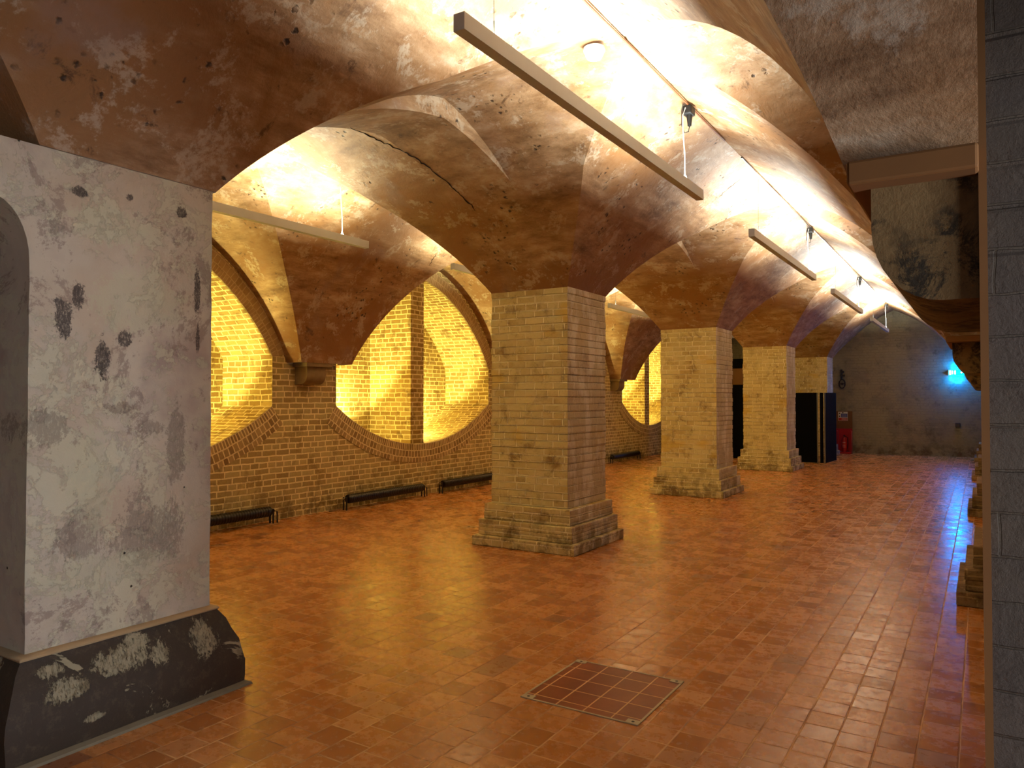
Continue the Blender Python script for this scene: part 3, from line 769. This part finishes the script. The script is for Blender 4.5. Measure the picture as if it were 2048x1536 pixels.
def extinguisher(x, label):
    r = empty('fire_extinguisher', (x, fy - .02, .05))
    MB().lathe([(.07, 0), (.076, .015), (.078, .3), (.07, .37), (.045, .42), (.025, .43), (.025, .45)], n=28).build('cylinder', M_RED, r, smooth=40)
    MB().box((-.02, -.03, .45), (.02, .04, .47)).box((-.012, -.09, .475), (.012, .03, .49)).build('handle', M_IRON, r, bevel=.003)
    b = MB(); b.tube([(.02, -.01, .45), (.09, -.02, .42), (.1, -.03, .25), (.09, -.03, .1)], .009, 8); b.build('hose', M_BLACK, r, smooth=True)
    b = MB(); n = 10
    b.grid([[(.0785 * math.cos(a), .0785 * math.sin(a), z) for z in (.12, .28)] for a in [math.radians(-130 + 80 * i / n) for i in range(n + 1)]]); b.build('instruction_label', M_SIGNR, r)
    for z in (.14, .19, .27):
        b = MB(); b.grid([[(.0792 * math.cos(a), .0792 * math.sin(a), zz) for zz in (z, z + .008)] for a in [math.radians(-120 + 60 * i / n) for i in range(n + 1)]])
        b.build('label_line', M_SIGNW, r)
    tag(r, label, 'fire extinguisher', 'fire extinguishers')
extinguisher(fx1 - .2, 'red fire extinguisher in the right bay of the red stand')
extinguisher(fx1 - .55, 'red fire extinguisher in the left bay, mostly behind the black screen')

# exit sign
ex, ey, ez = -.58, YE - .12, 2.31
root = empty('exit_sign', (ex, ey, ez))
MB().box((-.175, -.02, -.07), (.175, .02, .07)).build('sign_box', M_EXIT, root)
MB().box((-.19, .02, -.08), (.19, .12, .08)).build('back_housing', M_WHITE, root)
MB().box((-.165, -.024, -.055), (-.115, -.0205, .055)).build('door_symbol', M_EXITW, root)
MB().box((-.04, -.024, -.05), (-.01, -.0205, .05)).build('door_symbol', M_EXITW, root)
b = MB(); b.quad([(.1, -.023, 0), (.13, -.023, .03), (.13, -.023, -.03)]); b.box((.12, -.024, -.01), (.165, -.0205, .01)); b.build('arrow', M_EXITW, root)
b = MB(); b.tube([(-.085, -.022, .035), (-.085, -.0205, .035)], .012, 10); b.box((-.095, -.024, -.04), (-.075, -.0205, .02)); b.build('running_figure', M_EXITW, root)
tag(root, 'small glowing cyan exit sign high on the end wall at the right', 'exit sign')
for dy, en, dz in ((.05, 16, -.15), (.05, 12, .15), (-.12, 9, 0)):
    ld = bpy.data.lights.new('exit_lamp', 'POINT'); ld.energy = en; ld.color = (.0, .22, 1.0); ld.shadow_soft_size = .06
    lo = bpy.data.objects.new('lamp', ld); C.objects.link(lo); lo.parent = root; lo.location = (0, dy, dz)

root = empty('wall_valve', (-3.47, YE, 2.15))
b = MB(); b.tube([(.13 * math.cos(2*math.pi*i/20) * .62, -.08, -.12 + .13 * math.sin(2*math.pi*i/20)) for i in range(21)], .018, 8); b.tube([(-.07, -.08, -.12), (.07, -.08, -.12)], .012, 8); b.build('handwheel', M_IRON, root, smooth=True)
b = MB(); b.tube([(0, 0, -.12), (0, -.09, -.12)], .03, 10); b.tube([(-.02, -.05, .0), (-.02, -.05, .3)], .03, 10); b.box((-.05, -.1, .1), (.07, 0, .15)); b.box((-.04, -.1, .2), (.05, 0, .26)); b.build('valve_body', M_IRON, root, smooth=30)
tag(root, 'dark iron valve with a round handwheel high on the end wall at left', 'valve')
tag(MB().box((-.62, YE - .05, .82), (-.5, YE, .93)).build('socket_box', M_SOCKET, bevel=.006), 'small square box on the end wall below the exit sign', 'box')

# ---------------------------------------------------------------- cracks in the vault plaster, laid on the surface
bpy.context.view_layer.update()
dg = bpy.context.evaluated_depsgraph_get()
M = cam.matrix_world
def hit(px, py):
    d = (M.to_3x3() @ Vector(((px - 1024) / 1500, -(py - 768) / 1500, -1))).normalized()
    ok, p, n, *_ = sc.ray_cast(dg, M.translation, d); return p + (n if n.dot(d) < 0 else -n) * .001
def crack(pts, rad, label):
    P = []
    for (a, b_), (c_, d) in zip(pts, pts[1:]):
        for i in range(5):
            t_ = i / 5; P.append(hit(a + (c_ - a) * t_ + random.uniform(-1.5, 1.5), b_ + (d - b_) * t_ + random.uniform(-1.5, 1.5)))
    n = len(P)
    b = MB(); b.tube([tuple(p) for p in P], [rad * (.4 + .9 * random.random()) * min(1, (i + 1) / 4, (n - i) / 4) for i in range(n)], 6)
    o = b.build('crack', M_BLACKC, bpy.data.objects['ceiling']); o['label'] = label
M_BLACKC = plain('crack shadow brown', (40, 26, 16), .95)
crack([(700, 256), (733, 268), (768, 286), (800, 299), (824, 312), (848, 328), (876, 349), (900, 370), (920, 390), (940, 408), (952, 424)], .006, 'dark crack across the arch')
crack([(1438, 395), (1452, 380), (1470, 366), (1484, 356)], .004, 'short crack by the ridge')
crack([(858, 530), (868, 514), (874, 508)], .006, 'short crack near the oval window')
